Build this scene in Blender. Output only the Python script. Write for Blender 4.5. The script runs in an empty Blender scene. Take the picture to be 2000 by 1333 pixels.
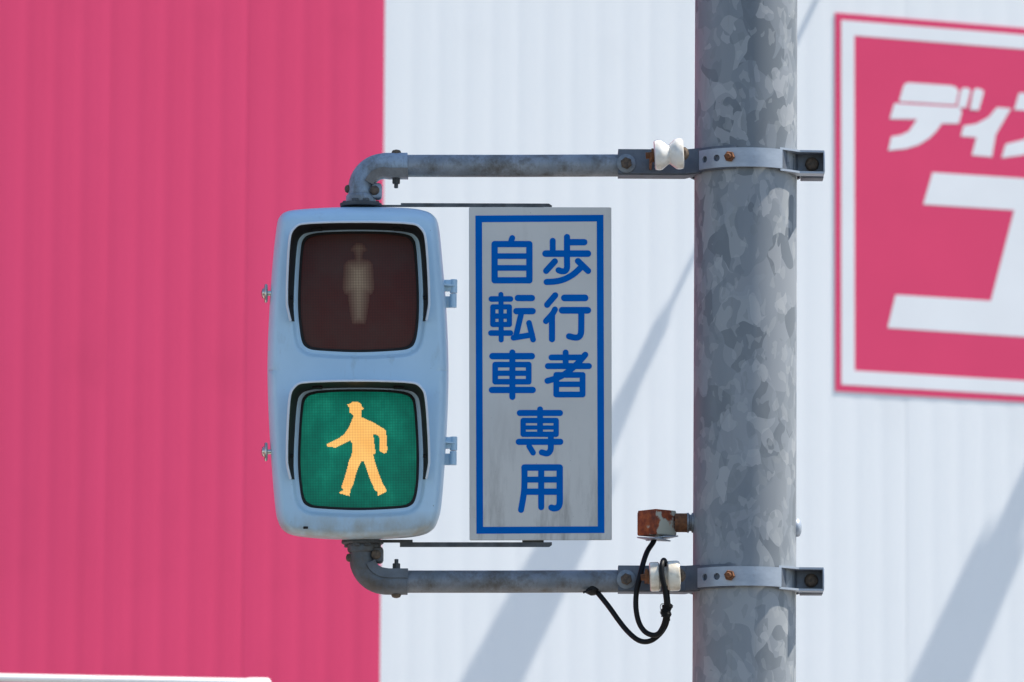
import bpy, bmesh, math, random
import numpy as np
from mathutils import Vector, Matrix

random.seed(7)
R = math.radians
scene = bpy.context.scene
COL = scene.collection

# ------------------------------------------------------------------ camera
CAM = Vector((0.0, -14.0, 1.6))
AIM = Vector((0.0, 0.0, 3.35))
ROLL = R(0.30)
fwd = (AIM - CAM).normalized()
rgt = fwd.cross(Vector((0, 0, 1))).normalized()
upv = rgt.cross(fwd).normalized()
RT = rgt * math.cos(ROLL) + upv * math.sin(ROLL)
UP = upv * math.cos(ROLL) - rgt * math.sin(ROLL)
DIST = (AIM - CAM).length
FPX = DIST / 0.001                      # 1 px of the 2000 px frame = 1 mm at the signal
cam_d = bpy.data.cameras.new('camera')
cam_d.sensor_width = 36.0
cam_d.lens = FPX * 36.0 / 2000.0
cam_d.clip_start = 0.5
cam_d.clip_end = 6000
cam_d.dof.use_dof = True
cam_d.dof.focus_distance = DIST - 0.06
cam_d.dof.aperture_fstop = 6.3
cam_o = bpy.data.objects.new('camera', cam_d)
M = Matrix((RT, UP, -fwd)).transposed().to_4x4()
M.translation = CAM
cam_o.matrix_world = M
COL.objects.link(cam_o)
scene.camera = cam_o

# ------------------------------------------------------------------ light
SUN_EL, SUN_AZ = R(62.0), R(6.0)        # azimuth measured from +x towards +y (away from camera)
sdir = Vector((math.cos(SUN_EL) * math.cos(SUN_AZ), math.cos(SUN_EL) * math.sin(SUN_AZ), math.sin(SUN_EL)))
sun_d = bpy.data.lights.new('sun', 'SUN')
sun_d.energy = 5.0
sun_d.angle = R(0.53)
sun_d.color = (1.0, 0.94, 0.85)
sun_o = bpy.data.objects.new('sun', sun_d)
sun_o.rotation_euler = sdir.to_track_quat('Z', 'Y').to_euler()
sun_o.location = (6, 2, 12)
COL.objects.link(sun_o)
world = bpy.data.worlds.new('World')
scene.world = world
world.use_nodes = True
wn = world.node_tree.nodes
wl = world.node_tree.links
bgn = wn.get('Background') or wn.new('ShaderNodeBackground')
sky = wn.new('ShaderNodeTexSky')
sky.sky_type = 'NISHITA'
sky.sun_disc = False
sky.sun_elevation = SUN_EL
sky.sun_rotation = math.atan2(sdir.x, sdir.y)
sky.air_density = 1.0
sky.dust_density = 0.2
sky.ozone_density = 1.0
wl.new(sky.outputs[0], bgn.inputs[0])
bgn.inputs[1].default_value = 0.135
scene.view_settings.view_transform = 'Standard'
scene.view_settings.look = 'None'
scene.view_settings.gamma = 1.0
scene.view_settings.use_curve_mapping = False
EXPO = 0.66
scene.view_settings.exposure = EXPO
scene.render.engine = 'CYCLES'
scene.cycles.use_denoising = True
scene.cycles.max_bounces = 8

# ------------------------------------------------------------------ pixel -> place
def ray(px, py):
    return fwd * FPX + RT * (px - 1000.0) + UP * (666.5 - py)
def P(px, py, y=0.0):
    d = ray(px, py)
    return CAM + d * ((y - CAM.y) / d.y)
PSI = R(24.0)
WU = Vector((math.cos(PSI), math.sin(PSI), 0))
WN = Vector((math.sin(PSI), -math.cos(PSI), 0))
WO = P(747, 666, 5.0); WO.z = 0.0
def W(px, py, n=0.0):
    d = ray(px, py)
    t = ((WO + WN * n - CAM).dot(WN)) / d.dot(WN)
    p = CAM + d * t
    return (p - WO).dot(WU), p.z         # along the wall, height

# ------------------------------------------------------------------ materials
def lin(r, g, b):
    f = lambda c: (c / 255 / 12.92) if c / 255 <= 0.04045 else ((c / 255 + 0.055) / 1.055) ** 2.4
    return (f(r), f(g), f(b))
class NT:
    def __init__(s, name):
        s.m = bpy.data.materials.new(name); s.m.use_nodes = True
        s.t = s.m.node_tree; s.n = s.t.nodes; s.l = s.t.links
        s.b = s.n['Principled BSDF']
        s.tc = s.n.new('ShaderNodeTexCoord')
    def coord(s, scale=(1, 1, 1)):
        mp = s.n.new('ShaderNodeMapping'); mp.inputs['Scale'].default_value = scale
        s.l.new(s.tc.outputs['Object'], mp.inputs[0]); return mp.outputs[0]
    def noise(s, scale=5, detail=4, rough=.55, cs=(1, 1, 1), dist=0.0):
        n = s.n.new('ShaderNodeTexNoise'); n.inputs['Scale'].default_value = scale
        n.inputs['Detail'].default_value = detail; n.inputs['Roughness'].default_value = rough
        n.inputs['Distortion'].default_value = dist
        s.l.new(s.coord(cs), n.inputs['Vector']); return n.outputs['Fac']
    def ramp(s, src, stops, interp='LINEAR'):
        r = s.n.new('ShaderNodeValToRGB'); r.color_ramp.interpolation = interp
        e = r.color_ramp.elements
        while len(e) < len(stops): e.new(0.5)
        for k, (p, c) in enumerate(stops):
            e[k].position = p; e[k].color = (*c, 1) if len(c) == 3 else c
        s.l.new(src, r.inputs[0]); return r.outputs[0]
    def rng(s, src, a, b, c=0.0, d=1.0):
        r = s.n.new('ShaderNodeMapRange'); r.clamp = True
        for i, v in enumerate((a, b, c, d)): r.inputs[i + 1].default_value = v
        s.l.new(src, r.inputs[0]); return r.outputs[0]
    def mix(s, fac, a, b, mode='MIX'):
        x = s.n.new('ShaderNodeMix'); x.data_type = 'RGBA'; x.blend_type = mode
        for sock, v in ((x.inputs[0], fac), (x.inputs[6], a), (x.inputs[7], b)):
            if isinstance(v, (int, float)): sock.default_value = v
            elif isinstance(v, tuple): sock.default_value = (*v, 1) if len(v) == 3 else v
            else: s.l.new(v, sock)
        return x.outputs[2]
    def math(s, op, a, b=None):
        x = s.n.new('ShaderNodeMath'); x.operation = op
        for i, v in enumerate((a, b)):
            if v is None: continue
            if isinstance(v, (int, float)): x.inputs[i].default_value = v
            else: s.l.new(v, x.inputs[i])
        return x.outputs[0]
    def set(s, key, v):
        i = s.b.inputs[key]
        if isinstance(v, (int, float)): i.default_value = v
        elif isinstance(v, tuple): i.default_value = (*v, 1) if len(v) == 3 else v
        else: s.l.new(v, i)
        return s
    def bump(s, h, strength=0.2, dist=0.002):
        b = s.n.new('ShaderNodeBump'); b.inputs['Strength'].default_value = strength
        b.inputs['Distance'].default_value = dist
        s.l.new(h, b.inputs['Height']); s.l.new(b.outputs[0], s.b.inputs['Normal']); return s

MATS = {}
def plain(name, col, rough=.5, metal=0.0, var=0.12, scale=30, bump=0.0, spec=.5):
    t = NT(name); t.set('Specular IOR Level', spec)
    n = t.noise(scale, 5)
    lo = tuple(c * (1 - var) for c in col); hi = tuple(min(1, c * (1 + var)) for c in col)
    t.set('Base Color', t.ramp(n, [(.3, lo), (.7, hi)])).set('Roughness', rough).set('Metallic', metal)
    if bump: t.bump(t.noise(scale * 4, 4), bump)
    MATS[name] = t.m; return t.m

def m_housing():
    t = NT('housing_paint')
    base = t.ramp(t.noise(9, 4), [(.3, (.40, .575, .70)), (.7, (.45, .625, .75))])
    grime = t.rng(t.noise(34, 7, .65, (1, 1, .35)), .60, .74)
    c = t.mix(t.math('MULTIPLY', grime, .22), base, (.16, .15, .12))
    spots = t.rng(t.noise(120, 3, .5), .74, .77)
    c = t.mix(t.math('MULTIPLY', spots, .55), c, (.05, .04, .03))
    # soil and warm ground bounce painted along the bottom edge of the case
    sp = t.n.new('ShaderNodeSeparateXYZ'); t.l.new(t.tc.outputs['Object'], sp.inputs[0])
    low = t.rng(sp.outputs[2], .050, .018)
    st = t.rng(t.noise(22, 6, .65, (1, 1, .6)), .30, .66, .15, .85)
    c = t.mix(t.math('MULTIPLY', low, st), c, (.30, .28, .22))
    t.set('Base Color', c).set('Roughness', .36).set('Specular IOR Level', .45)
    t.bump(t.noise(220, 2), .06, .0006)
    return t.m
def m_galv_pole():
    t = NT('galvanised_spangle')
    def vor(scale, dist, dscale, cs):
        v = t.n.new('ShaderNodeTexVoronoi'); v.feature = 'F1'; v.inputs['Scale'].default_value = scale
        base = t.coord(cs)
        nz = t.n.new('ShaderNodeTexNoise'); nz.inputs['Scale'].default_value = dscale; nz.inputs['Detail'].default_value = .6
        t.l.new(base, nz.inputs['Vector'])
        sub = t.n.new('ShaderNodeVectorMath'); sub.operation = 'SUBTRACT'; sub.inputs[1].default_value = (.5, .5, .5)
        t.l.new(nz.outputs['Color'], sub.inputs[0])
        sc = t.n.new('ShaderNodeVectorMath'); sc.operation = 'SCALE'; sc.inputs['Scale'].default_value = dist
        t.l.new(sub.outputs[0], sc.inputs[0])
        ad = t.n.new('ShaderNodeVectorMath'); ad.operation = 'ADD'
        t.l.new(base, ad.inputs[0]); t.l.new(sc.outputs[0], ad.inputs[1])
        t.l.new(ad.outputs[0], v.inputs['Vector'])
        sp = t.n.new('ShaderNodeSeparateColor'); t.l.new(v.outputs['Color'], sp.inputs[0])
        return sp
    big = vor(20, .085, 17, (1, 1, .72)); small = vor(40, .05, 34, (1, 1, .62))
    c1 = t.ramp(big.outputs[0], [(0, (.16, .178, .195)), (.22, (.21, .23, .25)), (.42, (.255, .272, .29)), (.66, (.295, .31, .32)), (.86, (.23, .248, .265))], 'CONSTANT')
    c2 = t.ramp(small.outputs[1], [(0, (.175, .195, .215)), (.4, (.28, .30, .32)), (.75, (.37, .38, .39))], 'CONSTANT')
    pick = t.rng(small.outputs[2], .70, .71)
    c = t.mix(t.math('MULTIPLY', pick, .6), c1, c2)
    fl = vor(75, .02, 60, (1, 1, .6)); c = t.mix(t.rng(fl.outputs[0], .86, .87, 0, .35), c, (.38, .39, .39)); c = t.mix(t.rng(fl.outputs[1], .90, .91, 0, .35), c, (.18, .20, .21))
    c = t.mix(t.rng(t.noise(7, 4, .6, (1, 1, .3)), .45, .75, 0, .35), c, (.36, .37, .37))
    c = t.mix(t.rng(t.noise(60, 5, .6, (1, 1, .08)), .62, .8, 0, .25), c, (.16, .15, .14))
    t.set('Base Color', c).set('Metallic', .12).set('Roughness', t.rng(big.outputs[1], 0, 1, .52, .68)).set('Specular IOR Level', .22)
    return t.m
def m_galv_arm(name, a, b, amt):
    t = NT(name)
    c = t.ramp(t.noise(26, 5), [(.3, a), (.7, b)])
    brown = t.rng(t.noise(30, 7, .72, (.8, 1, .7)), .47, .66)
    c = t.mix(t.math('MULTIPLY', brown, amt), c, (.085, .066, .045))
    fine = t.rng(t.noise(190, 4, .6, (1, 1, .25)), .52, .72)
    c = t.mix(t.math('MULTIPLY', fine, .4), c, (.11, .10, .085))
    t.set('Base Color', c).set('Metallic', .25).set('Roughness', .58)
    t.bump(t.noise(150, 5), .15, .001)
    return t.m
def m_dark_metal():
    t = NT('dirty_dark_metal')
    c = t.ramp(t.noise(40, 6), [(.3, (.045, .05, .055)), (.7, (.11, .115, .12))])
    c = t.mix(t.rng(t.noise(60, 5), .55, .75, 0, .6), c, (.06, .045, .03))
    t.set('Base Color', c).set('Metallic', .2).set('Roughness', .65)
    return t.m
def m_strap():
    t = NT('clean_galvanised')
    c = t.ramp(t.noise(50, 5, .6, (.5, .5, 1)), [(.3, (.30, .335, .385)), (.7, (.41, .45, .50))])
    c = t.mix(t.rng(t.noise(35, 5), .66, .82, 0, .6), c, (.22, .12, .06))
    t.set('Base Color', c).set('Metallic', .35).set('Roughness', .5)
    return t.m
def m_rust(name='rusty_steel', a=(.085, .032, .014), b=(.22, .085, .03)):
    t = NT(name)
    c = t.ramp(t.noise(140, 6), [(.3, a), (.7, b)])
    t.set('Base Color', c).set('Roughness', .85).bump(t.noise(300, 5), .4, .001)
    return t.m
def m_rust_box():
    t = NT('rust_flaked_paint')
    rust = t.ramp(t.noise(70, 6), [(.3, (.09, .018, .008)), (.5, (.24, .045, .010)), (.72, (.42, .10, .02))])
    f = t.rng(t.noise(24, 5, .55, (1, 1, .8)), .52, .56)
    c = t.mix(f, rust, (.42, .41, .33))
    t.set('Base Color', c).set('Roughness', .7).bump(t.noise(160, 5), .3, .001)
    return t.m
def m_ceramic(name, dirt, base=(.80, .78, .73)):
    t = NT(name)
    c = t.mix(t.rng(t.noise(45, 6, .6), .44, .72, 0, dirt), base, (.40, .31, .20))
    t.set('Base Color', c).set('Roughness', .22).set('Coat Weight', .3)
    return t.m
def m_sign_white():
    t = NT('sign_white_sheet')
    c = t.ramp(t.noise(6, 4), [(.3, (.56, .535, .49)), (.7, (.61, .585, .54))])
    # rain-borne grime that runs down the lower part of the plate
    sp = t.n.new('ShaderNodeSeparateXYZ'); t.l.new(t.tc.outputs['Object'], sp.inputs[0])
    low = t.rng(sp.outputs[2], .30, .03)
    st = t.rng(t.noise(30, 6, .7, (1, 1, .16)), .50, .72)
    c = t.mix(t.math('MULTIPLY', t.math('MULTIPLY', st, low), .55), c, (.13, .11, .09))
    st2 = t.rng(t.noise(44, 6, .6, (1, 1, .12)), .60, .78)
    c = t.mix(t.math('MULTIPLY', st2, .14), c, (.25, .22, .19))
    dots = t.rng(t.noise(300, 2, .5), .735, .76)
    c = t.mix(t.math('MULTIPLY', dots, .6), c, (.10, .09, .08))
    t.set('Base Color', c).set('Roughness', .5)
    return t.m
def m_siding(name, a, b, dirt):
    t = NT(name)
    c = t.ramp(t.noise(1.1, 4, .55, (1, 1, .5)), [(.3, a), (.7, b)])
    c = t.mix(t.rng(t.noise(3.2, 3, .5), .56, .78, 0, dirt), c, tuple(x * .72 for x in a))
    c = t.mix(t.rng(t.noise(10, 5, .6, (1, 1, .05)), .55, .85, 0, dirt), c, tuple(x * .8 for x in a))
    t.set('Base Color', c).set('Roughness', .55).set('Specular IOR Level', .3)
    return t.m
def grid_mask(t, pitch, ox=0.0, oz=0.0):
    sp = t.n.new('ShaderNodeSeparateXYZ'); t.l.new(t.tc.outputs['Object'], sp.inputs[0])
    out = []
    for k in (0, 2):
        v = t.math('FRACT', t.math('MULTIPLY', t.math('ADD', sp.outputs[k], 10.0), 1.0 / pitch))
        d = t.math('ABSOLUTE', t.math('SUBTRACT', v, .5))
        out.append(t.rng(d, .5, .22))        # 1 in the cell, 0 on the line
    return t.math('MULTIPLY', out[0], out[1])
E = 2 ** -EXPO
def m_green_lens():
    t = NT('lit_green_lens')
    g = grid_mask(t, .0031)
    n = t.noise(9, 7, .68, (1.6, 1, 1.2))
    hot = t.ramp(n, [(.22, (.0, .10, .065)), (.50, (.0, .21, .135)), (.80, (.015, .42, .27))])
    dark = t.ramp(n, [(.3, (.0, .025, .02)), (.7, (.0, .075, .05))])
    c = t.mix(g, dark, hot)
    t.set('Base Color', (.0, .04, .03)).set('Roughness', .3).set('Specular IOR Level', .15)
    ed_ = t.n.new('ShaderNodeAttribute'); ed_.attribute_name = 'edge'
    t.set('Emission Color', c).set('Emission Strength', t.rng(ed_.outputs['Fac'], 0, 1, E * .50, E * .92))
    return t.m
def m_amber():
    t = NT('lit_amber_figure')
    g = grid_mask(t, .0031)
    n = t.noise(18, 2)
    hot = t.ramp(n, [(.35, (1.2, .72, .17)), (.65, (1.08, .54, .09))])
    c = t.mix(g, (.55, .20, .03), hot)
    t.set('Base Color', (.3, .2, .08)).set('Roughness', .3)
    t.set('Emission Color', c).set('Emission Strength', E)
    return t.m
def m_red_lens():
    t = NT('unlit_red_lens')
    g = grid_mask(t, .0031)
    c = t.mix(g, (.040, .004, .003), (.105, .010, .007))
    c = t.mix(t.rng(t.noise(9, 4), .4, .7, 0, .45), c, (.062, .045, .036))
    t.set('Base Color', c).set('Roughness', .35).set('Specular IOR Level', .22)
    return t.m
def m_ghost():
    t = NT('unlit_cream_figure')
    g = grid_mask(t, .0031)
    at = t.n.new('ShaderNodeAttribute'); at.attribute_name = 'painted_glow'
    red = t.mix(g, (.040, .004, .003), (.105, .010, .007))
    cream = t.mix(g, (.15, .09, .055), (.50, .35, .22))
    c = t.mix(t.rng(at.outputs['Fac'], 0, 1, .10, 1.0), red, cream)  # chest glow and faint soft edges painted into the cream
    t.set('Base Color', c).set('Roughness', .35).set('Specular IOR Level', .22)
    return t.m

HOUS = m_housing(); POLEM = m_galv_pole(); ARM = m_galv_arm('weathered_galvanised', (.20, .225, .25), (.30, .33, .36), .75); ELBM = m_galv_arm('scuffed_pale_galvanised', (.24, .30, .37), (.33, .40, .47), .6); SADB = m_galv_arm('browned_casting', (.15, .145, .14), (.21, .195, .18), .6); ARM2 = m_galv_arm('dark_grey_galvanised', (.075, .088, .10), (.14, .16, .185), .7); ARM3 = m_galv_arm('mid_grey_galvanised', (.155, .175, .195), (.23, .25, .275), .75); DARK = m_dark_metal(); STRAP = m_strap()  # lower arm gets darker greys than the upper
RUST = m_rust(); BOLT = m_rust('dull_rusty_bolt', (.05, .04, .033), (.15, .105, .07)); RBOX = m_rust_box()
CER1 = m_ceramic('white_ceramic', .45, (.76, .73, .67)); CER2 = m_ceramic('stained_ceramic', .8, (.74, .69, .58))
SIGNW = m_sign_white()
SIGNB = plain('sign_blue_film', (.0, .118, .45), .6, 0, .06, 12, spec=.03)
PINK = m_siding('pink_siding', (.66, .044, .130), (.72, .052, .155), .30)
WHITE = m_siding('white_siding', (.74, .765, .775), (.78, .795, .80), .16)
BPINK = plain('sign_pink_film', (.68, .050, .140), .5, 0, .03, 4, spec=.25)
BWHITE = plain('sign_white_film', (.75, .765, .775), .5, 0, .03, 4, spec=.25)
WASH = plain('grey_washer', (.20, .225, .25), .5, .4, .2, 90)
RIM = plain('sky_paled_visor_edge', (.62, .70, .78), .3, 0, .05, 40)  # sky light on the lip painted in as a paler edge
BLACK = plain('black_rubber', (.009, .009, .010), .55, 0, .3, 60, spec=.25)
VBLK = plain('visor_black', (.014, .013, .013), .6, 0, .25, 40, spec=.25)
CABLE = plain('black_cable_sheath', (.006, .006, .0065), .5, 0, .3, 80, spec=.2)
CHROME = plain('zinc_plated', (.55, .53, .48), .25, .9, .2, 60)
GREEN, AMBER, REDL, GHOST = m_green_lens(), m_amber(), m_red_lens(), m_ghost()
LAMPW = plain('lamp_white_paint', (.6, .61, .62), .45, 0, .05, 10)
SHELW = plain('shelter_white_paint', (.78, .79, .77), .4, 0, .05, 8)
SHELG = plain('shelter_green_sheet', (.03, .075, .06), .4, 0, .2, 8)
CONC = plain('concrete', (.36, .34, .31), .9, 0, .15, 3, .2)
ASPH = plain('asphalt', (.055, .054, .053), .9, 0, .25, 60, .4)
LOT = plain('pale_paving', (.20, .185, .165), .9, 0, .15, 1.2, .2)
ROOFM = plain('roof_sheet', (.3, .31, .32), .6, 0, .1, 3)

# ------------------------------------------------------------------ mesh helpers
class MB:
    def __init__(s): s.v = []; s.f = []; s.mi = []
    def add(s, verts, faces, mi=0):
        o = len(s.v); s.v += [Vector(v) for v in verts]
        for f in faces: s.f.append([i + o for i in f]); s.mi.append(mi)
        return s
    def box(s, c, size, bevel=0.0015, rot=None, mi=0):
        bm = bmesh.new(); bmesh.ops.create_cube(bm, size=1.0)
        bmesh.ops.scale(bm, vec=size, verts=bm.verts)
        if bevel: bmesh.ops.bevel(bm, geom=bm.edges[:], offset=min(bevel, min(size) * .45), segments=2, affect='EDGES', profile=.5)
        c = Vector(c)
        bm.verts.index_update()
        vs = [((rot @ v.co) if rot else v.co) + c for v in bm.verts]
        s.add(vs, [[v.index for v in f.verts] for f in bm.faces], mi); bm.free(); return s
    def lathe(s, prof, o, axis, seg=28, mi=0, caps=True):
        """prof: [(radius, distance along axis)]"""
        a = Vector(axis).normalized(); o = Vector(o)
        e1 = a.cross(Vector((0.3, 0.5, 0.8))).normalized(); e2 = a.cross(e1)
        vs = []; fs = []
        for r, h in prof:
            for k in range(seg):
                t = 2 * math.pi * k / seg
                vs.append(o + a * h + (e1 * math.cos(t) + e2 * math.sin(t)) * r)
        for i in range(len(prof) - 1):
            for k in range(seg):
                k2 = (k + 1) % seg
                fs.append([i * seg + k, i * seg + k2, (i + 1) * seg + k2, (i + 1) * seg + k])
        if caps:
            fs.append([k for k in range(seg)][::-1]); fs.append([(len(prof) - 1) * seg + k for k in range(seg)])
        return s.add(vs, fs, mi)
    def tube(s, pts, r, seg=16, mi=0, caps=True):
        pts = [Vector(p) for p in pts]; n = len(pts)
        rs = r if isinstance(r, (list, tuple)) else [r] * n
        tan = [(pts[min(i + 1, n - 1)] - pts[max(i - 1, 0)]).normalized() for i in range(n)]
        e = tan[0].cross(Vector((.21, .35, .9))).normalized()
        vs = []; fs = []
        for i in range(n):
            e = (e - tan[i] * e.dot(tan[i])).normalized(); f = tan[i].cross(e)
            for k in range(seg):
                t = 2 * math.pi * k / seg
                vs.append(pts[i] + (e * math.cos(t) + f * math.sin(t)) * rs[i])
        for i in range(n - 1):
            for k in range(seg):
                k2 = (k + 1) % seg
                fs.append([i * seg + k, i * seg + k2, (i + 1) * seg + k2, (i + 1) * seg + k])
        if caps: fs.append(list(range(seg))[::-1]); fs.append([(n - 1) * seg + k for k in range(seg)])
        return s.add(vs, fs, mi)
    def strip(s, path, zc, hgt, thick, mi=0):
        """flat bar following a plan path [(x,y)] ; zc centre heights; bar stands on edge"""
        n = len(path); vs = []
        for i, (x, y) in enumerate(path):
            a = Vector(path[max(i - 1, 0)]); b = Vector(path[min(i + 1, n - 1)])
            t = (b - a).normalized(); nn = Vector((t.y, -t.x))     # right-hand normal
            z = zc[i] if isinstance(zc, list) else zc
            for q in (0, 1):
                for h in (-hgt / 2, hgt / 2):
                    vs.append((x + nn.x * thick * q, y + nn.y * thick * q, z + h))
        fs = []
        for i in range(n - 1):
            a, b = i * 4, (i + 1) * 4
            fs += [[a, a + 1, b + 1, b], [a + 2, b + 2, b + 3, a + 3], [a + 1, a + 3, b + 3, b + 1], [a, b, b + 2, a + 2]]
        fs += [[0, 2, 3, 1], [(n - 1) * 4 + k for k in (0, 1, 3, 2)]]
        return s.add(vs, fs, mi)
    def plate(s, front, back, mi=0):
        n = len(front)
        return s.add(list(front) + list(back), [list(range(n)), list(range(2 * n - 1, n - 1, -1))] +
                     [[i, i + n, (i + 1) % n + n, (i + 1) % n] for i in range(n)], mi)
    def build(s, name, mats, parent=None, origin=None, smooth=35, weld=0.0):
        """world-space vertices; origin = root location they are stored against"""
        o0 = Vector(origin) if origin is not None else (ROOT[parent] if parent is not None else Vector((0, 0, 0)))
        me = bpy.data.meshes.new(name)
        me.from_pydata([tuple(v - o0) for v in s.v], [], s.f)
        mats = mats if isinstance(mats, (list, tuple)) else [mats]
        for m in mats: me.materials.append(m)
        me.polygons.foreach_set('material_index', s.mi)
        bm = bmesh.new(); bm.from_mesh(me)
        if weld: bmesh.ops.remove_doubles(bm, verts=bm.verts, dist=weld)
        bmesh.ops.recalc_face_normals(bm, faces=bm.faces)
        bm.to_mesh(me); bm.free()
        if smooth:
            me.polygons.foreach_set('use_smooth', [True] * len(me.polygons))
            me.set_sharp_from_angle(angle=R(smooth))
        ob = bpy.data.objects.new(name, me); COL.objects.link(ob)
        if parent is not None: ob.parent = parent
        else: ob.location = o0
        ROOT[ob] = o0
        return ob
ROOT = {}
def thing(name, label, cat, loc, rotz=0.0, group=None):
    o = bpy.data.objects.new(name, None); COL.objects.link(o)
    o.location = loc; o.rotation_euler = (0, 0, rotz); o.empty_display_size = .1
    o['label'] = label; o['category'] = cat
    if group: o['group'] = group
    ROOT[o] = Vector(loc) if not rotz else Vector((0, 0, 0))     # rotated roots take local vertices
    return o
def struct(o): o['kind'] = 'structure'; return o
def cr(pts, per=6, closed=False):
    p = [Vector(q) for q in pts]; n = len(p); out = []
    for i in range(n if closed else n - 1):
        if closed: a, b, c, d = p[i - 1], p[i], p[(i + 1) % n], p[(i + 2) % n]
        else: a, b, c, d = p[max(i - 1, 0)], p[i], p[i + 1], p[min(i + 2, n - 1)]
        for k in range(per):
            t = k / per
            out.append(.5 * ((2 * b) + (c - a) * t + (2 * a - 5 * b + 4 * c - d) * t * t + (3 * b - a - 3 * c + d) * t ** 3))
    if not closed: out.append(p[-1])
    return out
def cut(ob, cutters):
    """real holes: boolean, applied, cutters removed"""
    cs = []
    for mb in cutters:
        c = mb.build('cutter', STRAP, None, (0, 0, 0), 0); cs.append(c)
        md = ob.modifiers.new('hole', 'BOOLEAN'); md.object = c; md.operation = 'DIFFERENCE'; md.solver = 'EXACT'
    bpy.context.view_layer.update()
    dg = bpy.context.evaluated_depsgraph_get()
    me = bpy.data.meshes.new_from_object(ob.evaluated_get(dg))
    ob.modifiers.clear(); ob.data = me
    for c in cs:
        d = c.data; bpy.data.objects.remove(c); bpy.data.meshes.remove(d)
def bolt(mb, p, axis, r, h, seg=6, washer=0.0, mi=0, dome=False):
    a = Vector(axis).normalized(); p = Vector(p)
    if washer: mb.lathe([(washer * .96, 0), (washer, .0006), (washer, .0025), (washer * .95, .003)], p, a, 24, mi); p = p + a * .003
    if dome: mb.lathe([(r, 0), (r, h * .25), (r * .9, h * .6), (r * .6, h * .9), (r * .15, h)], p, a, 20, mi)
    else: mb.lathe([(r, 0), (r, h * .8), (r * .85, h)], p, a, seg, mi)
    return mb

# ================================================================== SETTING
g = MB().add([(-900, -900, 0), (900, -900, 0), (900, 900, 0), (-900, 900, 0)], [[0, 1, 2, 3]]).build('ground', LOT, None, None, 0); struct(g)
g = MB().add([(-300, -11, .004), (300, -11, .004), (300, -1.4, .004), (-300, -1.4, .004)], [[0, 1, 2, 3]]).build('road', ASPH, None, None, 0); struct(g)
g = MB().box((0, .35, .06), (300, 3.2, .14), .01).build('pavement', CONC, None, None, 0); struct(g)
g = MB().box((0, -1.34, .07), (300, .15, .16), .015).build('kerb', CONC, None, None, 0); struct(g)
PAVE = .13

# ---------------------------------------------------------------- store building
UL, UR, BH = -9.36, 11.7, 6.6
store = thing('store_building', 'large store clad in vertical ribbed siding, half pink and half white', 'building', (WO.x, WO.y, 0), PSI)
PITCH, PER = .078, 5
def siding(u0, amp):
    mb = MB(); n = PER * 8
    prof = []
    for k in range(n + 1):
        ph = (k / 8.0) % 1.0
        # shallow crowned rib with a narrow groove
        d = amp * (.00034 * math.cos(2 * math.pi * ph)) + amp * .00013 * math.cos(4 * math.pi * ph)
        prof.append((k * PITCH / 8, d))
    vs = []; fs = []
    for x, d in prof:
        vs += [(u0 + x, d, .3), (u0 + x, d, BH)]
    for k in range(n): fs.append([2 * k, 2 * k + 2, 2 * k + 3, 2 * k + 1])
    mb.add(vs, fs); return mb
protoP = siding(0, 1.1).build('siding_panel', PINK, store, None, 60)
protoW = siding(0, .75).build('siding_panel', WHITE, store, None, 60)
PW = PITCH * PER
k = 0; firstP = firstW = True
u = UL
while u < UR - 1e-6:
    pink = u < -1e-6
    src = protoP if pink else protoW
    if (pink and firstP) or (not pink and firstW):
        ob = src
        if pink: firstP = False
        else: firstW = False
    else:
        ob = src.copy(); COL.objects.link(ob); ob.parent = store
    ob.location = (u, 0, 0); ob.rotation_euler = (0, 0, R(random.uniform(-.09, .09)))
    u += PW
MB().box(((UL + UR) / 2, 4.05, BH / 2 - .02), (UR - UL - .04, 8.0, BH - .04), .02).build('wall_core', CONC, store, None, 0)
MB().box(((UL + UR) / 2, 4.0, BH + .06), (UR - UL + .2, 8.3, .12), .01).build('roof', ROOFM, store, None, 0)
MB().box(((UL + UR) / 2, -.02, .15), (UR - UL, .10, .3), .01).build('plinth', CONC, store, None, 0)

# ---------------------------------------------------------------- store sign board
def Q(X, Y): return (1580 + X / 1.6667, Y / 1.6667)
ssign = thing('store_sign', 'pink store sign board with white frame line and white katakana on the white siding', 'store sign', (WO.x, WO.y, 0), PSI)
RX = 1450                              # right edge of the board, past the picture
def wl_(X, Y, n): u_, z_ = W(*Q(X, Y), n); return Vector((u_, -n, z_))
# level board: heights taken at its left edge
uL, zT = W(*Q(84, 42)); _, zB = W(*Q(79, 1274)); uR = uL + 1.62
def quad(u0, u1, z0, z1, n0, n1, mb, mi=0):
    return mb.plate([(u0, -n1, z0), (u1, -n1, z0), (u1, -n1, z1), (u0, -n1, z1)], [(u0, -n0, z0), (u1, -n0, z0), (u1, -n0, z1), (u0, -n0, z1)], mi)
quad(uL, uR, zB, zT, .0008, .0022, MB()).build('board', BPINK, ssign, None, 0)
uo = W(*Q(104, 600))[0] - uL; ui = W(*Q(147, 600))[0] - uL
to = zT - W(*Q(104, 66))[1]; ti = zT - W(*Q(148, 117))[1]
mb = MB(); n0, n1 = .0023, .0027
quad(uL + uo, uR - uo, zT - ti, zT - to, n0, n1, mb); quad(uL + uo, uR - uo, zB + to, zB + ti, n0, n1, mb)
quad(uL + uo, uL + ui, zB + ti, zT - ti, n0, n1, mb); quad(uR - ui, uR - uo, zB + ti, zT - ti, n0, n1, mb)
mb.build('frame_line', BWHITE, ssign, None, 0)
def letter(polys):
    mb = MB()
    for i, poly in enumerate(polys):
        nf = .0027 + i * .0002
        mb.plate([wl_(x, y, nf) for x, y in poly], [wl_(x, y, .0023) for x, y in poly])
    return mb.build('character', BWHITE, ssign, None, 0)
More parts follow.
